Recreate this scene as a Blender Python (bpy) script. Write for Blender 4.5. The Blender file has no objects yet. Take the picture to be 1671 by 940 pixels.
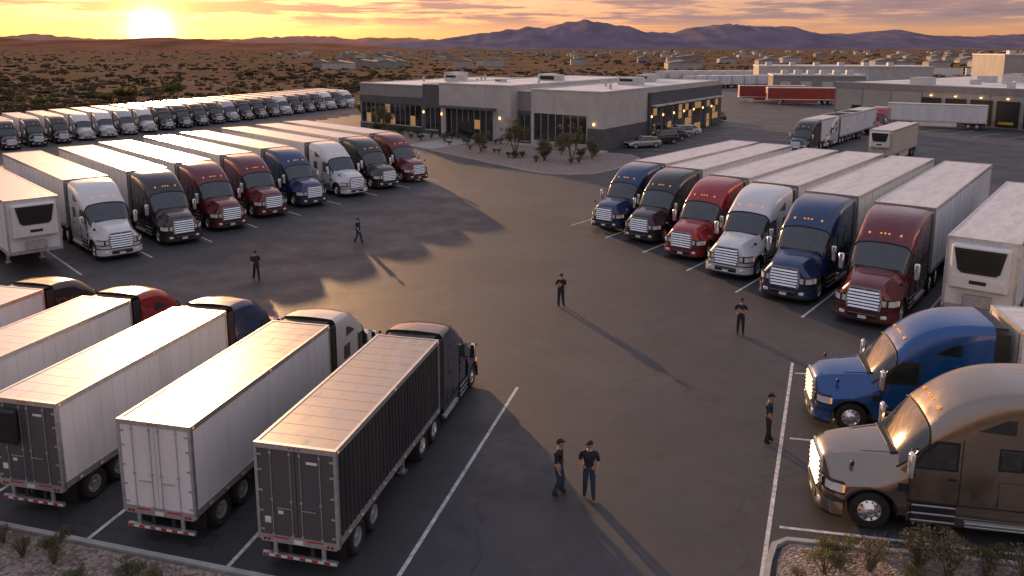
import bpy, math, random, bmesh
import numpy as np
from mathutils import Vector, Matrix, noise
random.seed(7)
S = bpy.context.scene
S.view_settings.view_transform='Standard'; S.view_settings.look='None'; S.view_settings.exposure=0

# ------------------------------------------------------------ materials
MATS={}
def newmat(name):
    m=bpy.data.materials.new(name); m.use_nodes=True
    nt=m.node_tree; return m,nt,nt.nodes['Principled BSDF']
def N(nt,t,**k):
    n=nt.nodes.new(t)
    for a,b in k.items(): setattr(n,a,b)
    return n
def ramp(nt,fac,stops):
    r=N(nt,'ShaderNodeValToRGB')
    els=r.color_ramp.elements
    while len(els)>1: els.remove(els[0])
    els[0].position=stops[0][0]; els[0].color=(*stops[0][1],1)
    for p,c in stops[1:]:
        e=els.new(p); e.color=(*c,1)
    nt.links.new(fac,r.inputs[0]); return r
def g3(v): return (v,v,v)
def simple(name,col,rough=.5,metal=0,coat=0,var=.15,scale=3,emit=None,spec=.5,bump=0,bscale=40,trans=0):
    m,nt,b=newmat(name)
    src=N(nt,'ShaderNodeTexCoord').outputs['Object']
    n=N(nt,'ShaderNodeTexNoise'); n.inputs['Scale'].default_value=scale; n.inputs['Detail'].default_value=3
    nt.links.new(src,n.inputs['Vector'])
    lo=tuple(c*(1-var) for c in col); hi=tuple(min(1,c*(1+var)) for c in col)
    r=ramp(nt,n.outputs[0],[(.3,lo),(.7,hi)])
    nt.links.new(r.outputs[0],b.inputs['Base Color'])
    b.inputs['Roughness'].default_value=rough; b.inputs['Metallic'].default_value=metal
    b.inputs['Coat Weight'].default_value=coat; b.inputs['Coat Roughness'].default_value=.08
    b.inputs['Specular IOR Level'].default_value=spec
    if emit:
        b.inputs['Emission Color'].default_value=(*emit[0],1); b.inputs['Emission Strength'].default_value=emit[1]
    if bump:
        n2=N(nt,'ShaderNodeTexNoise'); n2.inputs['Scale'].default_value=bscale; n2.inputs['Detail'].default_value=4
        nt.links.new(src,n2.inputs['Vector'])
        bp=N(nt,'ShaderNodeBump'); bp.inputs['Strength'].default_value=bump; bp.inputs['Distance'].default_value=.02
        nt.links.new(n2.outputs[0],bp.inputs['Height']); nt.links.new(bp.outputs[0],b.inputs['Normal'])
    if trans:
        tr=N(nt,'ShaderNodeBsdfTranslucent'); nt.links.new(r.outputs[0],tr.inputs[0]); mx=N(nt,'ShaderNodeMixShader'); mx.inputs[0].default_value=trans
        out=nt.nodes['Material Output']; nt.links.new(b.outputs[0],mx.inputs[1]); nt.links.new(tr.outputs[0],mx.inputs[2]); nt.links.new(mx.outputs[0],out.inputs[0])
    MATS[name]=m; return m
def paint(name,col,metal=.25,rough=.24):
    m,nt,b=newmat(name)
    tc=N(nt,'ShaderNodeTexCoord')
    n=N(nt,'ShaderNodeTexNoise'); n.inputs['Scale'].default_value=2.2; n.inputs['Detail'].default_value=5
    nt.links.new(tc.outputs['Object'],n.inputs['Vector'])
    sx=N(nt,'ShaderNodeSeparateXYZ'); nt.links.new(tc.outputs['Object'],sx.inputs[0])
    mr=N(nt,'ShaderNodeMapRange'); mr.inputs[1].default_value=.3; mr.inputs[2].default_value=1.2; mr.inputs[3].default_value=.4; mr.inputs[4].default_value=.01
    nt.links.new(sx.outputs[2],mr.inputs[0])
    mu=N(nt,'ShaderNodeMath',operation='MULTIPLY'); nt.links.new(mr.outputs[0],mu.inputs[0]); nt.links.new(n.outputs[0],mu.inputs[1])
    mx=N(nt,'ShaderNodeMix',data_type='RGBA'); nt.links.new(mu.outputs[0],mx.inputs[0])
    mx.inputs[6].default_value=(*col,1); mx.inputs[7].default_value=(.18,.15,.12,1)
    nt.links.new(mx.outputs[2],b.inputs['Base Color'])
    rr=ramp(nt,n.outputs[0],[(.3,g3(rough-.08)),(.7,g3(rough+.08))])
    nt.links.new(rr.outputs[0],b.inputs['Roughness'])
    b.inputs['Metallic'].default_value=metal; b.inputs['Coat Weight'].default_value=1; b.inputs['Coat Roughness'].default_value=.03
    MATS[name]=m; return m
def dirty(name,col,rough,metal,dirt,lo=.35,hi=.75,strk=(1,1,8),sc=1.2,amt=.5):
    m,nt,b=newmat(name)
    tc=N(nt,'ShaderNodeTexCoord'); mp=N(nt,'ShaderNodeMapping'); mp.inputs['Scale'].default_value=strk
    nt.links.new(tc.outputs['Object'],mp.inputs[0])
    n=N(nt,'ShaderNodeTexNoise'); n.inputs['Scale'].default_value=sc; n.inputs['Detail'].default_value=6; n.inputs['Roughness'].default_value=.65
    oi=N(nt,'ShaderNodeObjectInfo')
    om=N(nt,'ShaderNodeMath',operation='MULTIPLY'); om.inputs[1].default_value=37; nt.links.new(oi.outputs['Random'],om.inputs[0])
    cm=N(nt,'ShaderNodeVectorMath',operation='ADD'); nt.links.new(mp.outputs[0],cm.inputs[0]); nt.links.new(om.outputs[0],cm.inputs[1])
    nt.links.new(cm.outputs[0],n.inputs['Vector'])
    r=ramp(nt,n.outputs[0],[(lo,g3(0)),(hi,g3(amt))])
    mx=N(nt,'ShaderNodeMix',data_type='RGBA'); nt.links.new(r.outputs[0],mx.inputs[0])
    mx.inputs[6].default_value=(*col,1); mx.inputs[7].default_value=(*dirt,1)
    nt.links.new(mx.outputs[2],b.inputs['Base Color'])
    r2=ramp(nt,n.outputs[0],[(.3,g3(rough)),(.7,g3(min(1,rough+.2)))]); nt.links.new(r2.outputs[0],b.inputs['Roughness'])
    b.inputs['Metallic'].default_value=metal
    MATS[name]=m
paint('p_white',(.74,.74,.73),0,.3); paint('p_blue',(.008,.034,.12)); paint('p_navy',(.015,.026,.065)); paint('p_maroon',(.15,.008,.012)); paint('p_red',(.34,.010,.012))
paint('p_dark',(.015,.015,.018)); paint('p_brown',(.025,.016,.016)); paint('p_tan',(.29,.24,.20),.8,.22); paint('p_cream',(.66,.62,.55),0); paint('p_brightblue',(.005,.075,.27)); paint('p_silver',(.45,.46,.48),.5)
simple('paint',(.5,.5,.5),.4)
simple('glass',(.018,.024,.026),.05,0,1,.3,spec=.8)
simple('chrome',(.92,.91,.9),.16,.85,var=.05)
simple('alu',(.62,.62,.61),.36,.75,var=.15,scale=6)
simple('black',(.018,.018,.019),.5,var=.3)
simple('blackmat',(.014,.014,.014),.8,var=.3)
simple('rubber',(.022,.021,.02),.82,var=.35,scale=8)
simple('lamp',(.9,.9,.88),.1,.2,1,.05)
simple('amber',(.8,.25,.03),.3,emit=((1,.4,.08),.6))
simple('redlamp',(.35,.01,.01),.3)
simple('tape_red',(.5,.02,.02),.4); simple('tape_white',(.75,.75,.72),.4)
dirty('tr_white',(.77,.77,.77),.42,.0,(.42,.39,.36),.45,.9,(.5,.5,.12),1.6,.55)
dirty('tr_dark',(.045,.045,.05),.38,.35,(.12,.1,.09),.4,.8,(.5,.5,.12),1.6,.4)
dirty('tr_reardark',(.085,.088,.095),.5,.1,(.14,.12,.11),.4,.8,(.5,1,.2),1.6,.5)
dirty('roof_white',(.74,.73,.73),.32,.1,(.40,.37,.35),.42,.75,(.35,1.6,1),1.5,.65)
dirty('roof_worn',(.46,.43,.41),.26,.4,(.26,.23,.21),.38,.66,(.5,1.2,1),2.2,.8)
dirty('tr_beige',(.62,.55,.42),.45,.0,(.42,.38,.33),.4,.8,(.5,.5,.12),1.6,.5)
dirty('tr_red',(.3,.03,.03),.45,.0,(.2,.1,.08),.4,.8,(.5,.5,.12),1.6,.5)
dirty('frame',(.03,.03,.03),.7,.2,(.1,.08,.06),.4,.7,(1,1,1),3,.6)
simple('stucco_light',(.50,.47,.44),.9,var=.1,scale=.6,bump=.3,bscale=6)
simple('stucco_mid',(.27,.26,.255),.9,var=.1,scale=.6,bump=.3,bscale=6)
simple('stucco_dark',(.10,.10,.105),.85,var=.12,scale=.6,bump=.2,bscale=6)
simple('coping',(.6,.59,.57),.6); simple('roofing',(.68,.68,.68),.7,var=.2,scale=.25)
simple('winframe',(.02,.02,.02),.5); simple('winglass',(.02,.022,.025),.05,0,1,.5,scale=.5)
simple('winlit',(.2,.13,.07),.2,emit=((1,.5,.18),.28),var=.5,scale=1.5); simple('walllamp',(1,.7,.4),.4,emit=((1,.55,.2),3.5))
simple('wh_wall',(.40,.385,.36),.8,var=.1,scale=.3); simple('hvac',(.5,.5,.48),.6,var=.2)
simple('concrete',(.40,.38,.35),.85,var=.18,scale=2,bump=.3,bscale=20)
simple('yellow',(.6,.4,.03),.5)
simple('linepaint',(.56,.55,.53),.7,var=.4,scale=5)
simple('bark',(.14,.105,.075),.9,var=.3,scale=8,bump=.5)
for nm,c in (('leaf_dark',(.075,.085,.032)),('leaf_mid',(.12,.13,.045)),('leaf_dry',(.24,.165,.08)),('leaf_sage',(.18,.18,.10))):
    simple(nm,c,.7,var=.35,scale=5,trans=.45)
for nm,c in (('scrub_a',(.065,.056,.028)),('scrub_b',(.10,.078,.042)),('scrub_c',(.15,.105,.062))):
    simple(nm,c,.9,var=.35,scale=.05,trans=.3,spec=.1)
simple('skin',(.42,.26,.19),.55,var=.08); simple('shirt',(.020,.020,.024),.85,var=.3,scale=12); simple('shirt_navy',(.022,.028,.05),.85,var=.3,scale=12)
simple('jeans',(.035,.05,.085),.85,var=.3,scale=15); simple('jeans_dark',(.022,.026,.04),.85,var=.3,scale=15); simple('shoe',(.02,.018,.016),.6); simple('hair',(.025,.018,.012),.7)
simple('eye',(.02,.02,.02),.2); simple('lips',(.3,.13,.1),.5); simple('paper',(.7,.68,.62),.6)

# ------------------------------------------------------------ mesh builder
class MB:
    def __init__(s): s.v=[]; s.f=[]; s.m=[]; s.s=[]
    def add(s,vs,fs,mat,smooth=False,M=None):
        o=len(s.v)
        if M is not None: vs=[M@Vector(p) for p in vs]
        s.v+=[tuple(p) for p in vs]
        for i,f in enumerate(fs):
            s.f.append(tuple(o+k for k in f)); s.m.append(mat if isinstance(mat,str) else mat[i]); s.s.append(smooth)
    def box(s,x0,x1,y0,y1,z0,z1,mat,M=None,b=0):
        if b:
            x0,x1=min(x0,x1),max(x0,x1); y0,y1=min(y0,y1),max(y0,y1)
            b=min(b,(x1-x0)*.45,(y1-y0)*.45,(z1-z0)*.45)
            pts=[]
            for X,a in ((x0,1),(x1,-1)):
                for Y,c in ((y0,1),(y1,-1)):
                    for Z,d in ((z0,1),(z1,-1)):
                        pts+= [(X+a*b,Y+c*b,Z),(X+a*b,Y,Z+d*b),(X,Y+c*b,Z+d*b)]
            bm=bmesh.new()
            for p in pts: bm.verts.new(p)
            bmesh.ops.convex_hull(bm,input=bm.verts)
            bmesh.ops.dissolve_limit(bm,angle_limit=.01,verts=bm.verts,edges=bm.edges)
            bm.verts.index_update()
            s.add([v.co.copy() for v in bm.verts],[[v.index for v in f.verts] for f in bm.faces],mat,False,M); bm.free(); return
        vs=[(x,y,z) for x in (x0,x1) for y in (y0,y1) for z in (z0,z1)]
        s.add(vs,[(0,1,3,2),(4,6,7,5),(0,4,5,1),(2,3,7,6),(0,2,6,4),(1,5,7,3)],mat,False,M)
    def tube(s,p,q,r,mat,n=8,r2=None,smooth=True):
        p=Vector(p);q=Vector(q);d=(q-p); r2=r if r2 is None else r2
        if d.length<1e-6:return
        d.normalize(); a=d.orthogonal().normalized(); c=d.cross(a)
        vs=[];fs=[]
        for k in range(n):
            t=2*math.pi*k/n; o=a*math.cos(t)+c*math.sin(t)
            vs.append(p+o*r); vs.append(q+o*r2)
        for k in range(n):
            k2=(k+1)%n; fs.append((2*k,2*k2,2*k2+1,2*k+1))
        s.add(vs,fs,mat,smooth); s.add(vs,[tuple(2*k for k in range(n))[::-1],tuple(2*k+1 for k in range(n))],mat)
    def lathe_y(s,c,prof,mats,n=24,sgn=1):
        vs=[];fs=[];ms=[]
        for r,y in prof:
            for k in range(n):
                t=2*math.pi*k/n
                vs.append((c[0]+r*math.cos(t),c[1]+y*sgn,c[2]+r*math.sin(t)))
        for i in range(len(prof)-1):
            for k in range(n):
                k2=(k+1)%n; fs.append((i*n+k,i*n+k2,(i+1)*n+k2,(i+1)*n+k)); ms.append(mats[i])
        s.add(vs,fs,ms,True)
    def prism(s,poly,axis,a0,a1,mat,M=None):
        def P(p,a):
            if axis=='y': return (p[0],a,p[1])
            if axis=='x': return (a,p[0],p[1])
            return (p[0],p[1],a)
        n=len(poly); vs=[P(p,a0) for p in poly]+[P(p,a1) for p in poly]
        fs=[tuple(range(n)),tuple(range(2*n-1,n-1,-1))]+[(i,i+n,(i+1)%n+n,(i+1)%n) for i in range(n)]
        s.add(vs,fs,mat,False,M)
    def loft(s,secs,matf,caps=(None,None),smooth=True):
        n=len(secs[0]); vs=[p for c in secs for p in c]; fs=[];ms=[]
        for i in range(len(secs)-1):
            for j in range(n-1):
                fs.append((i*n+j,i*n+j+1,(i+1)*n+j+1,(i+1)*n+j)); ms.append(matf(i,j))
            fs.append((i*n+n-1,i*n,(i+1)*n,(i+1)*n+n-1)); ms.append('black')
        if caps[0]: fs.append(tuple(range(n))[::-1]); ms.append(caps[0])
        if caps[1]: fs.append(tuple((len(secs)-1)*n+k for k in range(n))); ms.append(caps[1])
        s.add(vs,fs,ms,smooth)
    def from_mesh(s,me,matnames,smooth=True):
        o=len(s.v); s.v+=[tuple(v.co) for v in me.vertices]
        for p in me.polygons:
            s.f.append(tuple(o+i for i in p.vertices)); s.m.append(matnames[min(p.material_index,len(matnames)-1)]); s.s.append(smooth)
    def mesh(s,name,angle=35):
        me=bpy.data.meshes.new(name)
        me.from_pydata(s.v,[],s.f)
        keys=[]
        for k in s.m:
            if k not in keys: keys.append(k)
        for k in keys: me.materials.append(MATS[k])
        idx={k:i for i,k in enumerate(keys)}
        me.polygons.foreach_set('material_index',[idx[k] for k in s.m])
        bm=bmesh.new(); bm.from_mesh(me); bmesh.ops.recalc_face_normals(bm,faces=bm.faces); bm.to_mesh(me); bm.free()
        me.polygons.foreach_set('use_smooth',s.s)
        me.set_sharp_from_angle(angle=math.radians(angle))
        me['keys']=','.join(keys); me.update(); return me
def link(o,parent=None):
    S.collection.objects.link(o)
    if parent: o.parent=parent
    return o
def obj(name,me,parent=None,over=None):
    o=bpy.data.objects.new(name,me); link(o,parent)
    if over:
        keys=me['keys'].split(',')
        for k,v in over.items():
            if k in keys:
                sl=o.material_slots[keys.index(k)]; sl.link='OBJECT'; sl.material=MATS[v]
    return o
def empty(name,loc,yaw=0,sc=1):
    e=bpy.data.objects.new(name,None); e.location=loc; e.rotation_euler=(0,0,math.radians(yaw)); e.scale=(sc,)*3; e.empty_display_size=.2
    return link(e)

# ------------------------------------------------------------ tractor
def interp(rows,n):
    out=[]; R=[rows[0]]+list(rows)+[rows[-1]]
    for i in range(1,len(R)-2):
        for k in range(n):
            t=k/n; a,b,c,d=R[i-1],R[i],R[i+1],R[i+2]
            out.append(tuple(.5*((2*q)+(-p+r)*t+(2*p-5*q+4*r-w)*t*t+(-p+3*q-3*r+w)*t**3) for p,q,r,w in zip(a,b,c,d)))
    out.append(tuple(rows[-1])); return out
def section(x,zb,w,zs,wt,zt,crown,cx,cz):
    h=[(w*.97,zb),(w,zb+(zs-zb)*.3),(w,zb+(zs-zb)*.65),(w,zs)]
    c=(wt+(w-wt)*cx, zs+(zt-zs)*cz)
    for k in range(1,8):
        t=k/7; h.append(((1-t)**2*w+2*t*(1-t)*c[0]+t*t*wt,(1-t)**2*zs+2*t*(1-t)*c[1]+t*t*zt))
    for q in (.66,.33): h.append((wt*q,zt+crown*(1-q*q)))
    pts=[(x,y,z) for y,z in h]+[(x,0,zt+crown)]+[(x,-y,z) for y,z in h[::-1]]
    return pts
def wheel(mb,c,side,w=.3,deep=False,rim='chrome'):
    h=w/2
    prof=[(.28,-h*.75),(.44,-h),(.5,-h*.88),(.52,-h*.6),(.52,h*.6),(.5,h*.88),(.44,h),(.30,h*.78),(.285,h*.8)]
    mats=['rubber']*7+[rim]
    if deep: prof+=[(.265,h*.1),(.22,-.02*h),(.13,-.0),(.12,h*.65),(.07,h*.75),(.001,h*.75)]
    else: prof+=[(.265,h*.55),(.2,h*.8),(.13,h*.95),(.11,h*1.15),(.06,h*1.25),(.001,h*1.25)]
    mats+=[rim,rim,rim,rim,rim,rim]
    mb.lathe_y(c,prof,mats,24,side)
    yy=c[1]+side*(h*.06+.004 if deep else h*.69+.012)
    for k in range(10):
        t=2*math.pi*k/10; cx=c[0]+.235*math.cos(t); cz=c[2]+.235*math.sin(t)
        mb.tube((cx,yy-side*.02,cz),(cx,yy,cz),.024,'blackmat',6)
WX=-1.12
def build_tractor():
    hood=MB()
    rows=[(.03,.52,.60,1.10,.50,1.58,.02,.5,.85),(-.05,.50,.86,1.12,.56,1.67,.03,.45,.8),(-.2,.5,1.06,1.13,.62,1.75,.05,.40,.7),(-.5,.5,1.19,1.15,.68,1.84,.06,.34,.58),
          (-1.0,.5,1.24,1.22,.76,1.93,.06,.32,.52),(-1.5,.5,1.24,1.30,.86,2.0,.06,.42,.6),(-2.0,.5,1.235,1.5,.98,2.06,.05,.6,.75)]
    secs=[section(*r) for r in interp(rows,4)]
    hood.loft(secs,lambda i,j:'paint',('paint','paint'))
    hm=hood.mesh('tmp'); hm.materials.append(MATS['blackmat']); nb=len(hm.materials)-1
    ho=bpy.data.objects.new('tmp',hm); link(ho)
    cut=MB()
    for sg in (1,-1):
        n=32; vs=[];fs=[]
        for k in range(n):
            t=2*math.pi*k/n
            for y in (.72,1.5): vs.append((WX+.65*math.cos(t),sg*y,.53+.62*math.sin(t)))
        for k in range(n):
            k2=(k+1)%n; fs.append((2*k,2*k2,2*k2+1,2*k+1))
        fs+= [tuple(range(0,2*n,2))[::-1],tuple(range(1,2*n,2))]
        cut.add(vs,fs,'blackmat')
    cm=cut.mesh('cut'); cm.materials.clear()
    for mt in hm.materials: cm.materials.append(mt)
    for p in cm.polygons: p.material_index=nb
    co=bpy.data.objects.new('tmpc',cm); link(co)
    md=ho.modifiers.new('b','BOOLEAN'); md.object=co; md.operation='DIFFERENCE'; md.solver='EXACT'
    dg=bpy.context.evaluated_depsgraph_get(); me=bpy.data.meshes.new_from_object(ho.evaluated_get(dg))
    names=[]
    for mt in me.materials: names.append([k for k,v in MATS.items() if v==mt][0] if mt else 'black')
    bpy.data.objects.remove(ho); bpy.data.objects.remove(co)
    B=MB(); B.from_mesh(me,names)
    for sg in (1,-1):
        pr=None
        for k in range(0,21):
            t=math.pi*(-.02+1.04*k/20); p=(WX+.665*math.cos(t),sg*1.235,.53+.635*math.sin(t))
            if pr: B.tube(pr,p,.022,'black',6)
            pr=p
    rows=[(-1.72,.62,1.12,1.55,.72,2.02,.05,.75,.9),(-1.95,.62,1.17,1.72,.78,2.34,.06,.85,.9),(-2.2,.62,1.21,1.95,.82,2.66,.07,.9,.9),(-2.44,.62,1.225,2.2,.84,2.93,.07,.92,.95),
          (-2.56,.62,1.23,2.40,.84,3.06,.09,.92,.95),(-2.9,.62,1.235,2.58,.82,3.40,.10,.90,.92),(-3.3,.62,1.24,2.80,.84,3.68,.09,.92,.92),(-3.8,.62,1.245,3.10,.9,3.88,.07,.95,.95),
          (-4.4,.62,1.25,3.4,.95,4.0,.05,.98,.98),(-5.3,.62,1.25,3.6,1.0,4.05,.04,1,1)]
    R=interp(rows,3); secs=[section(*r) for r in R]; n=len(secs[0])
    def mf(i,j):
        if i<9 and 5<=j<=n-7: return 'glass'
        return 'paint'
    B.loft(secs,mf,('paint','blackmat'))
    def rail(idx,js,off,r,mat='black'):
        pr=None
        for j in js:
            a=Vector(secs[idx][j])+Vector(off)
            if pr is not None: B.tube(pr,a,r,mat,6)
            pr=a
    rail(9,range(5,n-5),(.012,0,.01),.03)
    for jj in (5,n-6):
        pr=None
        for i in range(0,10):
            a=Vector(secs[i][jj])
            if pr is not None: B.tube(pr,a,.03,'black',6)
            pr=a
    B.box(-1.80,-1.60,-.85,.85,1.98,2.085,'black',b=.02)
    for i0,jj in ((10,9),(10,n-10)):
        pr=None
        for i in range(i0,len(secs)):
            a=Vector(secs[i][jj])+Vector((0,0,-.012))
            if pr is not None: B.tube(pr,a,.016,'paint',5)
            pr=a
    for sg in (1,-1):
        B.tube((-1.76,sg*.1,2.1),(-2.02,sg*.62,2.45),.012,'black',5)
    for y in (-.62,-.16,0,.16,.62):
        z=3.33 - abs(y)*.04; B.box(-2.80,-2.70,y-.04,y+.04,z-.05,z+.035,'amber',b=.01)
    for sg in (1,-1):
        B.tube((-.12,sg*.56,1.705),(-1.0,sg*.66,1.985-.035),.016,'paint',5); B.tube((-1.0,sg*.66,1.95),(-1.72,sg*.8,2.05),.016,'paint',5)
    gz0,gz1=.72,1.58
    B.prism([(-.62,gz0-.03),(.62,gz0-.03),(.71,1.15),(.58,gz1+.05),(-.58,gz1+.05),(-.71,1.15)],'x',.0,.06,'chrome')
    B.prism([(-.56,gz0+.03),(.56,gz0+.03),(.635,1.15),(.53,gz1-.01),(-.53,gz1-.01),(-.635,1.15)],'x',.03,.066,'blackmat')
    for k in range(6):
        z=gz0+.10+k*.132; hw=.545+.075*(1-abs(z-1.15)/.43)
        # slats tilt up to catch the sky
        B.prism([(.06,z-.03),(.105,z-.042),(.13,z-.03),(.075,z+.042),(.06,z+.042)],'y',-hw,hw,'chrome')
    B.box(.05,.082,-.02,.02,gz0+.03,gz1-.01,'chrome')
    bp=[(.12,-.55),(.12,.55),(.04,.95),(-.2,1.2),(-.44,1.25),(-.44,1.16),(-.2,1.0),(-.2,-1.0),(-.44,-1.16),(-.44,-1.25),(-.2,-1.2),(.04,-.95)]
    B.prism(bp,'z',.33,.70,'paint')
    bp2=[(x+.012 if x>-.1 else x,y*1.005) for x,y in bp]
    B.prism(bp2,'z',.27,.35,'black')
    B.prism([(x-.01,y*.995) for x,y in bp],'z',.70,.735,'black')
    B.box(.10,.135,-.56,.56,.40,.63,'blackmat',b=.01)
    B.box(.13,.146,-.54,.54,.56,.58,'chrome')
    B.box(.13,.15,-.16,.16,.38,.50,'tape_white')
    for sg in (1,-1):
        B.box(-.02,.10,sg*.78-.12,sg*.78+.12,.45,.6,'lamp',b=.03)
        pr=[(.035,.70*sg),(-.03,.93*sg),(-.16,1.09*sg),(-.42,1.22*sg),(-.42,1.0*sg),(-.1,.74*sg)]
        B.prism(pr,'z',.96,1.2,'lamp')
        pr2=[(.045,.68*sg),(-.02,.945*sg),(-.155,1.10*sg),(-.47,1.235*sg),(-.45,1.0*sg),(-.1,.70*sg)]
        B.prism(pr2,'z',.91,.96,'black'); B.prism(pr2,'z',1.2,1.23,'black'); B.prism([(.05,.86*sg),(-.0,.92*sg),(-.1,.9*sg),(-.1,.84*sg)],'z',.96,1.2,'black')
        B.box(-.47,-.42,sg*1.2-.02,sg*1.2+.03,.98,1.18,'amber')
        B.box(-1.98,-1.74,sg*1.22,sg*1.246,1.2,1.42,'black',b=.008)
        yw=1.247
        W=[(-2.12,1.93),(-3.06,1.93),(-3.06,2.60),(-2.62,2.60),(-2.3,2.28)]
        F=[(-2.05,1.87),(-3.12,1.87),(-3.12,2.66),(-2.58,2.66),(-2.22,2.31)]
        B.prism(F,'y',sg*1.2,sg*yw,'black'); B.prism(W,'y',sg*1.2,sg*(yw+.006),'glass')
        for x0,x1,z0,z1 in ((-2.0,-1.985,.95,1.85),(-3.2,-3.185,.95,2.75),(-3.2,-1.985,.935,.955),(-5.28,-3.2,.938,.952),(-4.9,-4.89,1.0,1.7),(-4.1,-4.09,1.0,1.7),(-4.9,-4.09,1.69,1.7)):
            B.box(x0,x1,sg*1.2,sg*1.254,z0,z1,'blackmat')
        B.box(-3.1,-2.92,sg*1.23,sg*1.275,1.62,1.68,'black',b=.008)
        B.box(-4.62,-4.02,sg*1.2,sg*1.257,2.0,2.62,'black',b=.01); B.box(-4.56,-4.08,sg*1.2,sg*1.263,2.06,2.56,'glass',b=.01)
        B.prism([(-3.5,3.02),(-4.35,2.98),(-4.35,3.38),(-4.15,3.38)],'y',sg*1.15,sg*1.256,'glass')
        B.box(-5.3,-2.0,sg*.9,sg*1.19,.34,.62,'paint',b=.03)
        for z in (.42,.62,.84):
            B.box(-3.15,-2.1,sg*1.15,sg*1.27,z,z+.05,'alu',b=.008)
        B.box(-3.15,-2.1,sg*1.18,sg*1.252,.36,.92,'black')
        for z in (.38,.46): B.box(-5.2,-3.4,sg*1.12,sg*1.27,z,z+.045,'alu',b=.008)
        B.box(-5.75,-5.3,sg*1.16,sg*1.235,.95,3.85,'black',b=.02)
        B.tube((-2.02,sg*1.2,2.40),(-1.95,sg*1.46,2.40),.022,'black',6); B.tube((-2.02,sg*1.2,1.78),(-1.95,sg*1.46,1.78),.022,'black',6)
        B.box(-2.02,-1.87,sg*1.48-.11,sg*1.48+.11,1.72,2.42,'chrome',b=.045); B.box(-2.03,-2.015,sg*1.48-.09,sg*1.48+.09,1.78,2.36,'glass')
        B.tube((-.62,sg*1.0,1.62),(-.6,sg*1.18,1.80),.012,'black',6); B.box(-.65,-.56,sg*1.2-.07,sg*1.2+.07,1.76,1.9,'black',b=.03)
        B.box(-5.8,-5.72,sg*.62,sg*1.2,.5,1.0,'black')
        B.box(-8.3,-5.75,sg*.36-.05,sg*.36+.05,.72,.98,'frame')
        B.box(-8.42,-8.38,sg*.6,sg*1.2,.25,.95,'blackmat')
        B.tube((-5.2,sg*.8,.62),(-3.4,sg*.8,.62),.28,'alu',16)
    B.box(-5.3,-.4,-.7,.7,.45,.8,'frame')
    B.box(-7.7,-6.4,-.5,.5,1.0,1.1,'frame'); B.box(-5.75,-5.35,-1.0,1.0,3.9,3.98,'black')
    B.box(-5.7,-5.35,-.6,.6,.98,1.5,'frame')
    B.tube((WX,-1,.52),(WX,1,.52),.06,'frame')
    W=MB()
    for sg in (1,-1):
        wheel(W,(WX,sg*1.06,.52),sg,.3)
        for x in (-6.45,-7.78):
            wheel(W,(x,sg*.98,.52),sg,.56,True)
    for x in (-6.45,-7.78): W.tube((x,-.8,.52),(x,.8,.52),.09,'frame')
    return B.mesh('tractor_cab',38),W.mesh('tractor_wheels',40)
TC,TW=build_tractor()

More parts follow.
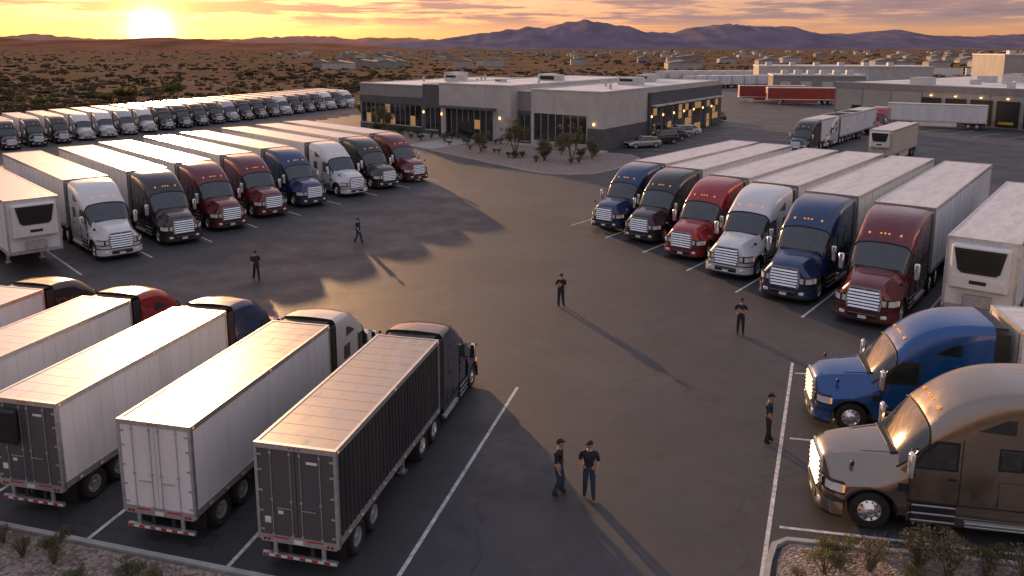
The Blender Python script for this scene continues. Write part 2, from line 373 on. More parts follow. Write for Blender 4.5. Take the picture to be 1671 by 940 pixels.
# ------------------------------------------------------------ trailers
TRC={}
def build_trailer(L,ribs,reefer):
    key=(L,ribs,reefer)
    if key in TRC: return TRC[key]
    B=MB(); W=MB(); z0,z1=1.12,4.05; hw=1.3
    B.box(-L,0,-hw+.02,hw-.02,z0,z1-.012,'side')
    B.box(-L+.07,-.05,-hw+.09,hw-.09,z1-.012,z1-.002,'roof')
    nb=int(L/.61)
    for k in range(1,nb):
        x=-L*k/nb; B.box(x-.015,x+.015,-hw+.09,hw-.09,z1-.002,z1+.001,'roof')
    for sg in (1,-1):
        B.box(-L,0,sg*(hw-.09),sg*hw,z1-.16,z1+.012,'alu')
        B.box(-L,0,sg*(hw-.06),sg*(hw+.004),z0-.07,z0+.16,'alu')
        if ribs:
            n=int(L/.28)
            for k in range(1,n):
                x=-L*k/n; B.box(x-.03,x+.03,sg*(hw-.03),sg*(hw-.001),z0+.16,z1-.16,'side')
        else:
            n=int(L/.61)
            for k in range(1,n):
                x=-L*k/n; B.box(x-.022,x+.022,sg*(hw-.03),sg*(hw-.008),z0+.16,z1-.16,'side')
                if k%2==0: B.box(x+.022,x+.034,sg*(hw-.03),sg*(hw-.017),z0+.16,z1-.16,'frame')
        n=int(L/.9)
        for k in range(n):
            x=-L*(k+.3)/n
            B.box(x-.13,x,sg*hw,sg*(hw+.008),z0-.01,z0+.05,'tape_red'); B.box(x,x+.13,sg*hw,sg*(hw+.008),z0-.01,z0+.05,'tape_white')
        for x in (-.06,-L/2,-L+.12): B.box(x-.03,x+.03,sg*hw,sg*(hw+.012),z1-.1,z1-.05,'amber')
    for sg in (1,-1): B.box(-.08,.02,sg*(hw-.1),sg*(hw+.003),z0,z1+.016,'alu')
    B.box(-.05,.02,-hw+.1,hw-.1,z1-.14,z1+.014,'alu'); B.box(-.05,.02,-hw+.1,hw-.1,z0-.05,z0+.14,'alu')
    X=-L
    for sg in (1,-1): B.box(X-.05,X+.08,sg*(hw-.09),sg*(hw+.004),z0-.12,z1+.018,'alu')
    B.box(X-.05,X+.08,-hw+.09,hw-.09,z1-.14,z1+.018,'alu'); B.box(X-.05,X+.08,-hw+.09,hw-.09,z0-.18,z0+.06,'alu')
    for sg in (1,-1):
        B.box(X-.028,X,sg*.012,sg*(hw-.1),z0+.07,z1-.15,'rear')
        for y in (.16,.78):
            B.tube((X-.05,sg*y,z0+.02),(X-.05,sg*y,z1-.1),.015,'alu',6)
            for z in (z0+.1,z0+1.2,z1-.25): B.box(X-.075,X-.028,sg*y-.04,sg*y+.04,z-.025,z+.025,'alu')
        B.box(X-.085,X-.06,sg*.16,sg*.62,z0+.95,z0+.98,'alu')
        for z in (z0+.2,z0+.8,z0+1.45,z0+2.1,z1-.35): B.box(X-.045,X-.028,sg*(hw-.22),sg*(hw-.02),z-.03,z+.03,'alu')
        for y in (.95,1.08): B.tube((X-.07,sg*y,z0-.09),(X-.05,sg*y,z0-.09),.045,'redlamp',10)
        B.box(X-.057,X-.05,sg*.3,sg*.8,z0-.03,z0+.02,'tape_red')
        B.box(X+.1,X+.16,sg*.3,sg*.42,.5,z0,'frame')
        B.box(X-.02,X+.04,sg*.72,sg*.84,.52,z0-.18,'alu')
        B.box(X+.5,X+.52,sg*.65,sg*1.25,.3,.98,'blackmat')
        B.box(X+.1,-1,sg*.5-.05,sg*.5+.05,z0-.3,z0-.07,'frame')
        B.box(-3.05,-2.93,sg*.85-.06,sg*.85+.06,.12,z0-.07,'alu'); B.box(-3.15,-2.83,sg*.85-.14,sg*.85+.14,.04,.12,'alu')
        if L>12: B.box(-L+4.3,-4,sg*1.24,sg*1.262,.38,z0-.09,'side')
    B.tube((-2.99,-.85,.9),(-2.99,.85,.9),.03,'alu')
    B.box(X-.04,X+.06,-1.2,1.2,.44,.56,'alu')
    n=12
    for k in range(n):
        y=-1.18+2.36*k/n; B.box(X-.047,X-.04,y,y+2.36/n,.46,.53,'tape_red' if k%2 else 'tape_white')
    for y in (-.14,0,.14): B.box(X-.06,X-.05,y-.03,y+.03,z1-.08,z1-.04,'redlamp')
    B.box(X-.036,X-.028,.86,1.06,z0+.42,z0+.62,'tape_white') ; B.box(X-.056,X-.05,-.15,.15,z0-.15,z0-.02,'tape_white')
    B.box(X-.036,X-.028,.45,.62,z0+.75,z0+.86,'tape_white'); B.box(X-.036,X-.028,-.7,-.35,z1-.5,z1-.42,'tape_white')
    nx=int(L/.6)
    for k in range(1,nx): B.box(-L*k/nx-.03,-L*k/nx+.03,-1.25,1.25,z0-.1,z0-.01,'frame')
    for x in (X+1.35,X+2.6):
        for sg in (1,-1): wheel(W,(x,sg*1.0,.52),sg,.56,True,'alu')
        W.tube((x,-.8,.52),(x,.8,.52),.08,'frame')
    B.box(X+.8,X+3.2,-.6,.6,.62,.84,'frame')
    if reefer:
        B.box(.02,.5,-1.05,1.05,2.0,3.86,'unit',b=.09)
        B.prism([(-.92,3.72),(.92,3.72),(.75,2.85),(.6,2.72),(-.6,2.72),(-.75,2.85)],'x',.5,.53,'black')
        for k in range(8):
            z=2.85+k*.1; B.box(.52,.545,-.74,.74,z,z+.035,'blackmat')
        B.box(.5,.52,-.9,.9,2.1,2.6,'unit',b=.008); B.box(.505,.527,-.3,.3,2.3,2.45,'black')
        B.box(.02,.35,-.5,.5,1.3,1.75,'alu',b=.03)
    r=(B.mesh('trailer_box',30),W.mesh('trailer_wheels',40)); TRC[key]=r; return r
for k,v in (('side','tr_white'),('roof','roof_white'),('rear','tr_white'),('unit','tr_white')):
    m=MATS[v].copy(); m.name=k; MATS[k]=m
def add_trailer(par,x,L,side='tr_white',rear='tr_white',ribs=False,reefer=False,roof='roof_white',vent=False):
    b,w=build_trailer(L,ribs,reefer)
    o=obj('trailer_box',b,par,{'side':side,'rear':rear,'roof':roof,'unit':'p_white'}); o.location=(x,0,0)
    o=obj('trailer_wheels',w,par); o.location=(x,0,0)
    if vent:
        q=MB(); q.box(-.28,-.09,.15,.95,2.55,3.75,'black',b=.07)
        for i in range(9): q.box(-.30,-.27,.22,.88,2.68+i*.11,2.72+i*.11,'blackmat')
        o=obj('vent_unit',q.mesh('vent_unit'),par); o.location=(x-L,0,0)
def truck(x,y,yaw,sc,col,L=16.2,**k):
    e=empty('semi_truck',(x,y,.006),yaw,sc)
    obj('tractor_cab',TC,e,{'paint':col}); obj('tractor_wheels',TW,e)
    if L: add_trailer(e,-6.0,L,**k)
    return e
def trailer(x,y,yaw,sc,L=16.2,**k):
    e=empty('semi_trailer',(x,y,.006),yaw,sc); add_trailer(e,0,L,**k); return e
YL,YR,YF=-46.9,-128.4,76.4
for x,y,c,k in ((-25.2,50.0,'p_white',{}),(-22.8,54,'p_brown',{}),(-21,58.4,'p_maroon',{}),(-19.2,63,'p_maroon',{}),(-17,67.4,'p_blue',{}),(-14.3,72.1,'p_white',{}),(-11.9,76.1,'p_dark',{}),(-9.5,80.2,'p_maroon',{})):
    truck(x,y,YL+random.uniform(-.8,.8),1.12,c,17.0,**k)
trailer(-29.0,47.2,YL,1.12,17.0,reefer=True)
for x,y,c,s in ((6.9,58.2,'p_blue',1.10),(8.9,54.4,'p_dark',1.12),(10.9,49.9,'p_red',1.14),(12.7,45.7,'p_white',1.18),(14.6,41.2,'p_blue',1.21),(17.2,37.4,'p_maroon',1.22)):
    truck(x,y,YR+random.uniform(-.8,.8),s,c,17.0)
trailer(21.9,36.0,YR,1.16,17,reefer=True)
truck(11.15,27.9,168.3,1.04,'p_brightblue',15.0); truck(9.2,22.15,168.5,1.08,'p_tan',15.0)
f=Vector((math.cos(math.radians(YF)),math.sin(math.radians(YF))))
for x,y,c,L,k in ((-5.5,18.7,'p_navy',9.0,dict(side='tr_dark',rear='tr_reardark',ribs=True,roof='roof_worn')),(-9.65,20.0,'p_cream',9.2,dict(roof='roof_worn')),(-14,21.4,'p_blue',9.4,dict(rear='tr_reardark',vent=True)),(-18.3,22.8,'p_red',9.4,{}),(-22.6,24.2,'p_dark',9.4,{})):
    s=.88; t=(6+L)*s; truck(x+f.x*t,y+f.y*t,YF,s,c,L,**k)
cols=['p_dark','p_dark','p_brown','p_white','p_white','p_silver','p_white','p_brown','p_dark','p_brown','p_dark','p_silver']
for i in range(-3,22):
    truck(-66.9+1.44*i,106+3.72*i,-48,.9,cols[i%12] if i<14 else random.choice(['p_dark','p_white','p_brown','p_dark']),13.5)
truck(36.5,102,YR,1.0,'p_dark',14); truck(41.5,108,YR,1.0,'p_white',12); truck(46,114,YR,1.0,'p_dark',12); trailer(43.0,92.5,YR,1.0,13,side='tr_beige',reefer=True); truck(57,126,YR,1.0,'p_red',0)
trailer(66,140,150,1.0,15)
trailer(62,195,172,1.0,16,side='tr_red'); trailer(58,205,172,1.0,16,side='tr_red')
for i in range(16): trailer(58+4.6*i,268+1.5*i,-128,1.0,14)
for i in range(18): trailer(60+6*i,330+1.0*i,-128,1.0,14)
for i in range(9): trailer(140+14*i,395-4*i,-20,1.0,13)

# ------------------------------------------------------------ ground, yard
def flat(name,poly,z,mat,par=None):
    b=MB(); b.add([(x,y,z) for x,y in poly],[tuple(range(len(poly)))],mat); return obj(name,b.mesh(name),par)
m,nt,b=newmat('asphalt'); MATS['asphalt']=m
geo=N(nt,'ShaderNodeNewGeometry')
def nz(sc,det=5,ro=.6,src=None):
    n=N(nt,'ShaderNodeTexNoise'); n.inputs['Scale'].default_value=sc; n.inputs['Detail'].default_value=det; n.inputs['Roughness'].default_value=ro
    nt.links.new(src or geo.outputs['Position'],n.inputs['Vector']); return n.outputs[0]
def mixc(a,bc,f,typ='MIX'):
    x=N(nt,'ShaderNodeMix',data_type='RGBA',blend_type=typ)
    for i,v in ((0,f),(6,a),(7,bc)):
        if isinstance(v,(int,float)): x.inputs[i].default_value=v
        elif isinstance(v,tuple): x.inputs[i].default_value=(*v,1)
        else: nt.links.new(v,x.inputs[i])
    return x.outputs[2]
big=ramp(nt,nz(.09,6,.68),[(.3,(.034,.034,.036)),(.5,(.052,.051,.053)),(.7,(.076,.075,.077))])
fine=ramp(nt,nz(28,2,.7),[(.3,g3(.65)),(.7,g3(1.35))])
c=mixc(big.outputs[0],fine.outputs[0],1.0,'MULTIPLY')
st=ramp(nt,nz(.9,6,.7),[(.54,g3(0)),(.70,g3(.6))]); c=mixc(c,(.026,.025,.025),st.outputs[0])
vo=N(nt,'ShaderNodeTexVoronoi',feature='DISTANCE_TO_EDGE'); vo.inputs['Scale'].default_value=.11
add=N(nt,'ShaderNodeVectorMath',operation='ADD'); nn=N(nt,'ShaderNodeTexNoise'); nn.inputs['Scale'].default_value=.6; nn.inputs['Detail'].default_value=4
nt.links.new(geo.outputs['Position'],nn.inputs['Vector']); scv=N(nt,'ShaderNodeVectorMath',operation='SCALE'); scv.inputs['Scale'].default_value=2.5
nt.links.new(nn.outputs['Color'],scv.inputs[0]); nt.links.new(geo.outputs['Position'],add.inputs[0]); nt.links.new(scv.outputs[0],add.inputs[1]); nt.links.new(add.outputs[0],vo.inputs['Vector'])
ck=ramp(nt,vo.outputs[0],[(.0,g3(.65)),(.005,g3(0))]); c=mixc(c,(.018,.017,.016),ck.outputs[0])
nt.links.new(c,b.inputs['Base Color'])
rr=ramp(nt,nz(.35,5,.7),[(.3,g3(.46)),(.7,g3(.74))]); nt.links.new(rr.outputs[0],b.inputs['Roughness'])
bp=N(nt,'ShaderNodeBump'); bp.inputs['Strength'].default_value=.35; bp.inputs['Distance'].default_value=.01; nt.links.new(nz(45,2,.7),bp.inputs['Height']); nt.links.new(bp.outputs[0],b.inputs['Normal'])
m,nt,b=newmat('desert'); MATS['desert']=m; geo=N(nt,'ShaderNodeNewGeometry')
big=ramp(nt,nz(.012,7,.65),[(.3,(.16,.10,.06)),(.5,(.22,.14,.085)),(.7,(.30,.20,.13))])
fa=ramp(nt,nz(.25,5,.7),[(.45,g3(0)),(.6,g3(.6))]); c=mixc(big.outputs[0],(.085,.066,.038),fa.outputs[0]); nt.links.new(c,b.inputs['Base Color']); b.inputs['Roughness'].default_value=1
b.inputs['Specular IOR Level'].default_value=0
m,nt,b=newmat('gravel'); MATS['gravel']=m; geo=N(nt,'ShaderNodeNewGeometry')
vo=N(nt,'ShaderNodeTexVoronoi'); vo.inputs['Scale'].default_value=11; nt.links.new(geo.outputs['Position'],vo.inputs['Vector'])
bw=N(nt,'ShaderNodeRGBToBW'); nt.links.new(vo.outputs['Color'],bw.inputs[0])
r=ramp(nt,bw.outputs[0],[(.1,(.15,.11,.09)),(.5,(.27,.205,.17)),(.9,(.44,.36,.31))]); nt.links.new(r.outputs[0],b.inputs['Base Color']); b.inputs['Roughness'].default_value=.9
bp=N(nt,'ShaderNodeBump'); bp.inputs['Strength'].default_value=1; bp.inputs['Distance'].default_value=.04; bp.invert=True; nt.links.new(vo.outputs['Distance'],bp.inputs['Height']); nt.links.new(bp.outputs[0],b.inputs['Normal'])
flat('ground',[(-30000,-2000),(30000,-2000),(30000,30000),(-30000,30000)],-.02,'desert')
YARD=[(-110,5),(135,5),(150,250),(190,380),(60,360),(40,250),(-26,212),(-52,196),(-85,150),(-110,100)]
flat('yard_pavement',YARD,0,'asphalt')

PL=MB()
def pline(p,q,w=.12,z=.004):
    p=Vector(p);q=Vector(q);d=(q-p).normalized();n=Vector((-d.y,d.x))*w/2
    PL.add([(*(p+n),z),(*(q+n),z),(*(q-n),z),(*(p-n),z)],[(0,1,2,3)],'linepaint')
pline((-3.1,18.0),(.23,30.3)); pline((6.2,17.9),(12.2,32.8))
pline((9.75,26.0),(26,22.7)); pline((7.65,20.75),(24,17.4)); pline((11.9,31.7),(24,29.2))
fl=Vector((math.cos(math.radians(YL)),math.sin(math.radians(YL)))); fr=Vector((math.cos(math.radians(YR)),math.sin(math.radians(YR))))
Lr=[(-30,42.5),(-27.4,47.6),(-24.9,51.6),(-22.6,55.9),(-20.8,60.4),(-18.7,64.9),(-16.4,69.5),(-13.9,73.8),(-11.4,77.9),(-8.9,82)]
for p in Lr: p=Vector(p)+Vector((.6,-.3)); pline(p+fl*1.2,p-fl*24)
Rr=[(5.2,60.6),(7.4,56.6),(9.4,52.4),(11.4,48),(13.2,43.6),(15.4,39.4),(18.9,36.0)]
for p in Rr: p=Vector(p)+Vector((-.3,-.2)); pline(p+fr*.6,p-fr*26)
for x,y in ((-7.6,18.6),(-11.9,19.9),(-16.2,21.2),(-20.5,22.6)): pline((x,y),(x+f.x*13,y+f.y*13))
for i in range(9): pline((17+i*1.9,103+i*3.6),(22+i*1.9,101+i*3.6))
for i in range(12): 
    p=Vector((62+i*2.3,152-i*3.6)); pline(p,p+Vector((-7,-4.5)))
obj('parking_lines',PL.mesh('parking_lines'))

def kerb_path(pts,w=.16,h=.13,close=False):
    b=MB(); n=len(pts); P=[Vector(p) for p in pts]; off=[]
    for i in range(n):
        if close: a,c=P[i-1],P[(i+1)%n]
        else: a,c=P[max(0,i-1)],P[min(n-1,i+1)]
        d=(c-a).normalized(); off.append(Vector((-d.y,d.x))*w)
    for i in range(n if close else n-1):
        j=(i+1)%n
        A,B_=P[i],P[j]; C,D=P[j]+off[j],P[i]+off[i]
        vs=[(*A,-.01),(*B_,-.01),(*C,-.01),(*D,-.01),(*A,h),(*B_,h),(*C,h),(*D,h)]
        b.add(vs,[(4,5,6,7),(0,1,5,4),(2,3,7,6),(1,2,6,5),(3,0,4,7)],'concrete')
    return b
k1=[(-40,28.0),(-14.9,20.75),(-5.65,18.15),(0,16.5)]
obj('kerb',kerb_path(k1).mesh('kerb'))
flat('gravel_bed',[(-40,27.9),(-14.9,20.65),(-5.65,18.05),(0,16.4),(0,5),(-40,5)],.09,'gravel')
k2=[(5.6,16),(6.9,19.1),(7.25,19.75),(7.6,19.95),(24,16.9)]
obj('kerb',kerb_path(k2).mesh('kerb'))
flat('gravel_bed',[(5.8,16),(7.05,19.1),(7.35,19.65),(7.65,19.85),(24,16.8),(24,5),(5.8,5)],.09,'gravel')
isl=[(-28,131),(-20,118.5),(-12.1,107),(-4.1,95.5),(1.5,87.3),(3.4,85.3),(6,84.4),(9,85.2),(11.5,88),(14.6,93.5),(15.8,97.5),(15,100.5),(12.4,102.2),(9.5,104.2),(-27,134.6)]
obj('kerb',kerb_path(isl,.2,.14,True).mesh('kerb'))
flat('planting_bed',isl,.10,'gravel')
U=Vector((-.768,.640,0)); V=Vector((.545,.838,0)); C0=Vector((11.9,104.5,0))
Mb=Matrix(((U.x,V.x,0,C0.x),(U.y,V.y,0,C0.y),(0,0,1,0),(0,0,0,1)))
wb=MB(); wb.box(-1,50,-2.4,-.02,.02,.13,'concrete',Mb); wb.box(20,26,-13.0,-2.4,.02,.125,'concrete',Mb); obj('footpath',wb.mesh('footpath'))

# ------------------------------------------------------------ office building
def parent_mesh(e,name,mb): return obj(name,mb.mesh(name,30),e)
eb=empty('office_building',(0,0,0))
w=MB()
w.box(0,12,0,46,0,7.7,'stucco_light',Mb)
w.box(12,15.2,1.2,46,0,7.3,'stucco_mid',Mb)
w.box(15.2,29.5,-.8,40,0,8.1,'stucco_light',Mb)
w.box(29.5,34.2,.4,38,0,7.8,'stucco_dark',Mb)
w.box(34.2,50,.9,36,0,7.5,'stucco_mid',Mb)
w.box(-.12,-.003,0,14.5,0,2.9,'stucco_dark',Mb); w.box(-.12,2.3,-.15,-.003,0,2.9,'stucco_dark',Mb)
w.box(-.5,-.003,14.5,46,0,7.0,'stucco_dark',Mb)
w.box(34.2,50.05,.78,.897,0,1.0,'stucco_dark',Mb); w.box(34.2,50.05,.78,.897,4.4,5.6,'stucco_dark',Mb)
w.box(12.3,15.1,1.05,1.197,0,4.6,'stucco_dark',Mb)
for u in (4,8): w.box(u-.02,u+.02,-.012,0,4.6,7.5,'stucco_mid',Mb)
for u in (20,25): w.box(u-.02,u+.02,-.812,-.8,4.8,7.9,'stucco_mid',Mb)
parent_mesh(eb,'walls',w)
r=MB()
for (a,b_,c_,d_,z) in ((0,12,0,46,7.7),(12,15.2,1.2,46,7.3),(15.2,29.5,-.8,40,8.1),(29.5,34.2,.4,38,7.8),(34.2,50,.9,36,7.5)):
    r.box(a-.06,b_+.06,c_-.1,c_+.35,z,z+.14,'coping',Mb); r.box(a-.06,a+.3,c_+.35,d_,z,z+.14,'coping',Mb); r.box(b_-.3,b_+.06,c_+.35,d_,z+.002,z+.13,'coping',Mb); r.box(a,b_,d_-.3,d_+.1,z,z+.14,'coping',Mb)
    r.box(a+.3,b_-.3,c_+.35,d_-.3,z,z+.02,'roofing',Mb)
parent_mesh(eb,'roof',r)
h=MB()
for (u,v,sx,sy,sz) in ((5,20,3,4,.9),(8,32,2.5,3,.9),(19,18,3.5,3,1.1),(26,26,2,4,.9),(24,9,1.5,1.5,.6),(38,14,3,3,.9),(45,22,3,4,.9),(10,38,2,2,1.0)):
    h.box(u,u+sx,v,v+sy,7.6,8.0+sz,'hvac',Mb,b=0); h.box(u+.3,u+sx-.3,v-.02,v,8.3,7.8+sz,'blackmat',Mb)
for i in range(10): h.box(3+i*4.5,3.3+i*4.5,8+(i*7)%20,8.3+(i*7)%20,7.6,8.5,'hvac',Mb)
parent_mesh(eb,'rooftop_units',h)
g=MB()
def glaz(u0,u1,v,z0,z1,nu,nz_,lit=.2):
    g.box(u0,u1,v-.10,v,z0,z1,'winframe',Mb)
    du=(u1-u0)/nu; dz=(z1-z0)/nz_
    for i in range(nu):
        for j in range(nz_):
            g.box(u0+i*du+.05,u0+(i+1)*du-.05,v-.106,v-.10,z0+j*dz+.05,z0+(j+1)*dz-.05,'winlit' if random.random()<lit else 'winglass',Mb)
    for i in range(1,nu): g.box(u0+i*du-.035,u0+i*du+.035,v-.15,v-.10,z0,z1,'alu',Mb)
    g.box(u0-.1,u1+.1,v-.2,v,z0-.12,z0-.003,'coping',Mb)
glaz(2.6,11.4,0,.7,4.5,7,3,.05); glaz(18.6,28,-.8,.15,4.5,8,3,.15); glaz(35,49.4,.78,1.05,4.35,12,2,.12); glaz(13,14.6,1.05,.3,4,2,2,.2); glaz(30.3,33.4,.4,.8,4.2,3,2,.1)
g.box(22.2,24.6,-1.05,-.97,.13,2.6,'winframe',Mb); g.box(22.3,23.35,-1.07,-1.05,.25,2.5,'winglass',Mb); g.box(23.45,24.5,-1.07,-1.05,.25,2.5,'winglass',Mb)
g.box(17.8,28.6,-2.2,-.803,4.55,4.85,'stucco_dark',Mb)
for u in (18,28.3): g.box(u,u+.3,-2.1,-1.8,.1,4.55,'winframe',Mb)
for i in range(7):
    v0=15.3+i*4.3
    g.box(-.56,-.5,v0,v0+3.0,.1,4.8,'winframe',Mb)
    for a in range(2):
        for c_ in range(4):
            g.box(-.58,-.56,v0+.1+a*1.45,v0+1.45+a*1.45,.2+c_*1.15,1.25+c_*1.15,'winlit' if random.random()<.3 else 'winglass',Mb)
    g.box(-1.3,-.5,v0-.4,v0+3.4,5.0,5.2,'coping',Mb)
parent_mesh(eb,'windows_and_doors',g)
l=MB()
for u,v in ((1.3,-.15),(17.2,-.8),(29.0,-.8),(34.0,.4),(12.4,1.05)): l.box(u-.1,u+.1,v-.16,v-.003,3.3,3.65,'walllamp',Mb)
for i in range(7): l.box(-.65,-.503,14.8+i*4.3,15.0+i*4.3,3.4,3.7,'walllamp',Mb)
parent_mesh(eb,'wall_lamps',l)

# ------------------------------------------------------------ warehouse
A=Vector((.54,-.842,0)); Bv=Vector((.80,.60,0)); C1=Vector((65.3,161.8,0))
Mw=Matrix(((A.x,Bv.x,0,C1.x),(A.y,Bv.y,0,C1.y),(0,0,1,0),(0,0,0,1)))
ew=empty('warehouse',(0,0,0)); w=MB()
w.box(0,90,0,60,0,6.5,'wh_wall',Mw); w.box(-.1,90,-.12,-.003,5.6,6.7,'stucco_mid',Mw); w.box(-.12,-.003,0,60,5.6,6.7,'stucco_mid',Mw); w.box(0,90,-.08,-.004,0,1.2,'stucco_mid',Mw)
w.box(.2,90,.1,59,6.5,6.56,'roofing',Mw); w.box(-.12,90,-.14,.15,6.7,6.82,'coping',Mw)
for s_ in range(0,90,6): w.box(s_,s_+.15,-.1,-.003,1.2,5.6,'stucco_mid',Mw)
parent_mesh(ew,'walls',w)
d=MB()
for i in range(15):
    s0=18.5+i*4.4
    d.box(s0-.3,s0+3.3,-.35,-.12,.3,4.6,'black',Mw); d.box(s0+.3,s0+2.7,-.37,-.35,1.2,3.9,'blackmat' if i%3 else 'winframe',Mw); d.box(s0+.3,s0+2.7,-.6,-.36,.75,1.15,'yellow',Mw)
    d.box(s0+1.2,s0+1.5,-.3,-.12,4.9,5.1,'walllamp',Mw)
d.box(4,6,-.2,-.1,0,2.4,'winframe',Mw)
parent_mesh(ew,'dock_doors',d)
h=MB()
for i in range(26):
    a=random.uniform(3,80); b_=random.uniform(4,50); sx=random.uniform(1,3.5); h.box(a,a+sx,b_,b_+sx,6.5,7+random.uniform(.3,1.3),'hvac',Mw)
parent_mesh(ew,'rooftop_units',h)
for nm,(x,y,sx,sy,z,mt) in {'industrial_building':(160,262,45,30,11,'wh_wall'),'storage_building':(92,300,60,24,6.5,'stucco_light'),'industrial_shed':(78,240,26,14,5.2,'stucco_mid')}.items():
    e=empty(nm,(x,y,0),-12); q=MB(); q.box(0,sx,0,sy,0,z,mt); q.box(-.2,sx+.2,-.2,sy+.2,z,z+.4,'coping')
    for i in range(int(sx/6)): q.box(2+i*6,5+i*6,-.1,0,.2,3.6,'hvac')
    for i in range(6): q.box(3+i*sx/7,5+i*sx/7,5,8,z+.4,z+1.6,'hvac')
    obj('walls',q.mesh('walls'),e)

# ------------------------------------------------------------ cars
def build_car(suv):
    B=MB(); H=1.75 if suv else 1.45; L=4.7; hw=.9
    hb=1.02 if suv else .92
    prof=[(0,.35,.55,.78),(-.12,.3,.66,.84),(-.5,.28,.78,.88),(-1.2,.28,hb-.06,.9),(-1.5,.28,hb,.9),(-3.2,.28,hb+.02,.9),(-4.2,.28,hb+.02,.89),(-4.55,.3,hb-.05,.85),(-4.7,.4,.7,.78)]
    secs=[section(x,zb,w_,zt-.18,w_*.8,zt,.02,.9,.95) for x,zb,zt,w_ in interp(prof,2)]
    B.loft(secs,lambda i,j:'paint',('black','black'))
    end=-4.5 if suv else -4.1
    cab=[(-1.35,hb,.7),(-2.0,H-.04,.66),(-2.6,H,.66),(-3.4,H-.02,.65),(end+.25,H-.1 if suv else H-.2,.62),(end,hb,.62)]
    cs=[section(x,hb-.15,.84 ,hb,w_,max(z,hb+.02),.02,.75,.9) for x,z,w_ in interp(cab,3)]
    n=len(cs[0])
    B.loft(cs,lambda i,j:'paint' if (8<=j<=n-10 and 3<=i<=11) else 'glass',('glass','glass'))
    for sg in (1,-1):
        for x in (-.9,-3.75):
            B.lathe_y((x,sg*.82,.33),[(.2,-.1),(.31,-.1),(.33,-.06),(.33,.06),(.31,.1),(.21,.1),(.19,.06),(.05,.07),(.001,.07)],['rubber']*5+['alu']*3,18,sg)
        B.box(-.16,-.02,sg*.55-.15,sg*.55+.15,.58,.7,'lamp',b=.02); B.box(-4.7,-4.6,sg*.65-.12,sg*.65+.12,.7,.85,'redlamp',b=.02)
        B.box(-1.75,-1.6,sg*.95-.08,sg*.95+.08,hb,hb+.14,'paint',b=.03)
    B.box(-.02,.01,-.35,.35,.42,.6,'black')
    return B.mesh('car_body',40)
CS,CV=build_car(False),build_car(True)
for x,y,yaw,me,c in ((15.6,108.2,-160,CS,'p_silver'),(19.0,112.6,-158,CV,'p_dark'),(21.0,116.6,-158,CV,'p_navy'),(22.9,120.4,-158,CV,'p_silver'),(24.9,124.2,-158,CS,'p_white'),(34.6,147.5,-170,CV,'p_dark')):
    e=empty('parked_car',(x,y,.006),yaw,1.08); obj('car_body',me,e,{'paint':c})

# ------------------------------------------------------------ vegetation
def leaves(B,c,r,n,mats,size,flat_=.8):
    for _ in range(n):
        d=Vector((random.gauss(0,1),random.gauss(0,1),random.gauss(0,1))).normalized()*r*(random.random()**.45); d.z*=flat_
        p=Vector(c)+d; a=Vector((random.gauss(0,1),random.gauss(0,1),random.gauss(0,1))).normalized(); b_=a.orthogonal().normalized(); s=size*random.uniform(.6,1.5)
        B.add([p-a*s,p+b_*s*.45,p+a*s,p-b_*s*.45],[(0,1,2,3)],random.choice(mats))
def shrub_mesh(h,mats,n=700,dry=False):
    B=MB()
    for k in range(14 if not dry else 34):
        t=random.uniform(0,6.28); r=random.uniform(.1,.55)*h; top=Vector((math.cos(t)*r,math.sin(t)*r,h*random.uniform(.55,1)))
        mid=top*.5+Vector((0,0,.05)); B.tube((top.x*.1,top.y*.1,0),mid,.014*h+.003,'bark',4,.008*h+.002); B.tube(mid,top,.008*h+.002,'bark',4,.003)
        for q in range(3):
            e_=mid.lerp(top,random.random())+Vector((random.gauss(0,.12),random.gauss(0,.12),random.uniform(0,.2)))*h; B.tube(mid.lerp(top,.4),e_,.005*h+.001,'bark',3,.002*h)
        leaves(B,top*.9,h*.24,n//14 if not dry else n//34,mats,.026*h+.008)
    return B.mesh('shrub')
SH=[shrub_mesh(.8,['leaf_dark','leaf_mid'],1700),shrub_mesh(.7,['leaf_mid','leaf_sage'],1500),shrub_mesh(.7,['leaf_dry','leaf_sage'],700,True),shrub_mesh(.8,['leaf_sage','leaf_mid'],1700)]
def shrub(x,y,k,s=1,z=.09):
    e=bpy.data.objects.new('desert_shrub',SH[k]); e.location=(x,y,z); e.rotation_euler=(0,0,random.uniform(0,6)); e.scale=(s*random.uniform(.9,1.2),s*random.uniform(.9,1.2),s); link(e)
def tree_mesh(h,mats,n,spread=.45,size=.09):
    B=MB(); forks=[]
    for k in range(3):
        t=k*2.1+random.uniform(-.4,.4); q=Vector((math.cos(t)*.12*h,math.sin(t)*.12*h,h*.38)); B.tube((0,0,0),q*.5,.035*h*.6,'bark',7,.02*h); B.tube(q*.5,q,.02*h,'bark',6,.014*h)
        for j in range(5):
            t2=t+random.uniform(-1.1,1.1); e_=Vector((math.cos(t2)*spread*h*random.uniform(.4,1),math.sin(t2)*spread*h*random.uniform(.4,1),h*random.uniform(.5,.97)))
            mid=q.lerp(e_,.5)+Vector((0,0,.04*h)); B.tube(q,mid,.012*h,'bark',5,.008*h); B.tube(mid,e_,.008*h,'bark',4,.003*h); forks+= [mid,e_]
            for _ in range(2):
                e2=mid+Vector((random.gauss(0,.1),random.gauss(0,.1),random.gauss(.03,.07)))*h; B.tube(mid,e2,.005*h,'bark',3,.002*h); forks.append(e2)
    for p in forks: leaves(B,p,h*random.uniform(.07,.13),n//len(forks),mats,size,.75)
    return B.mesh('tree')
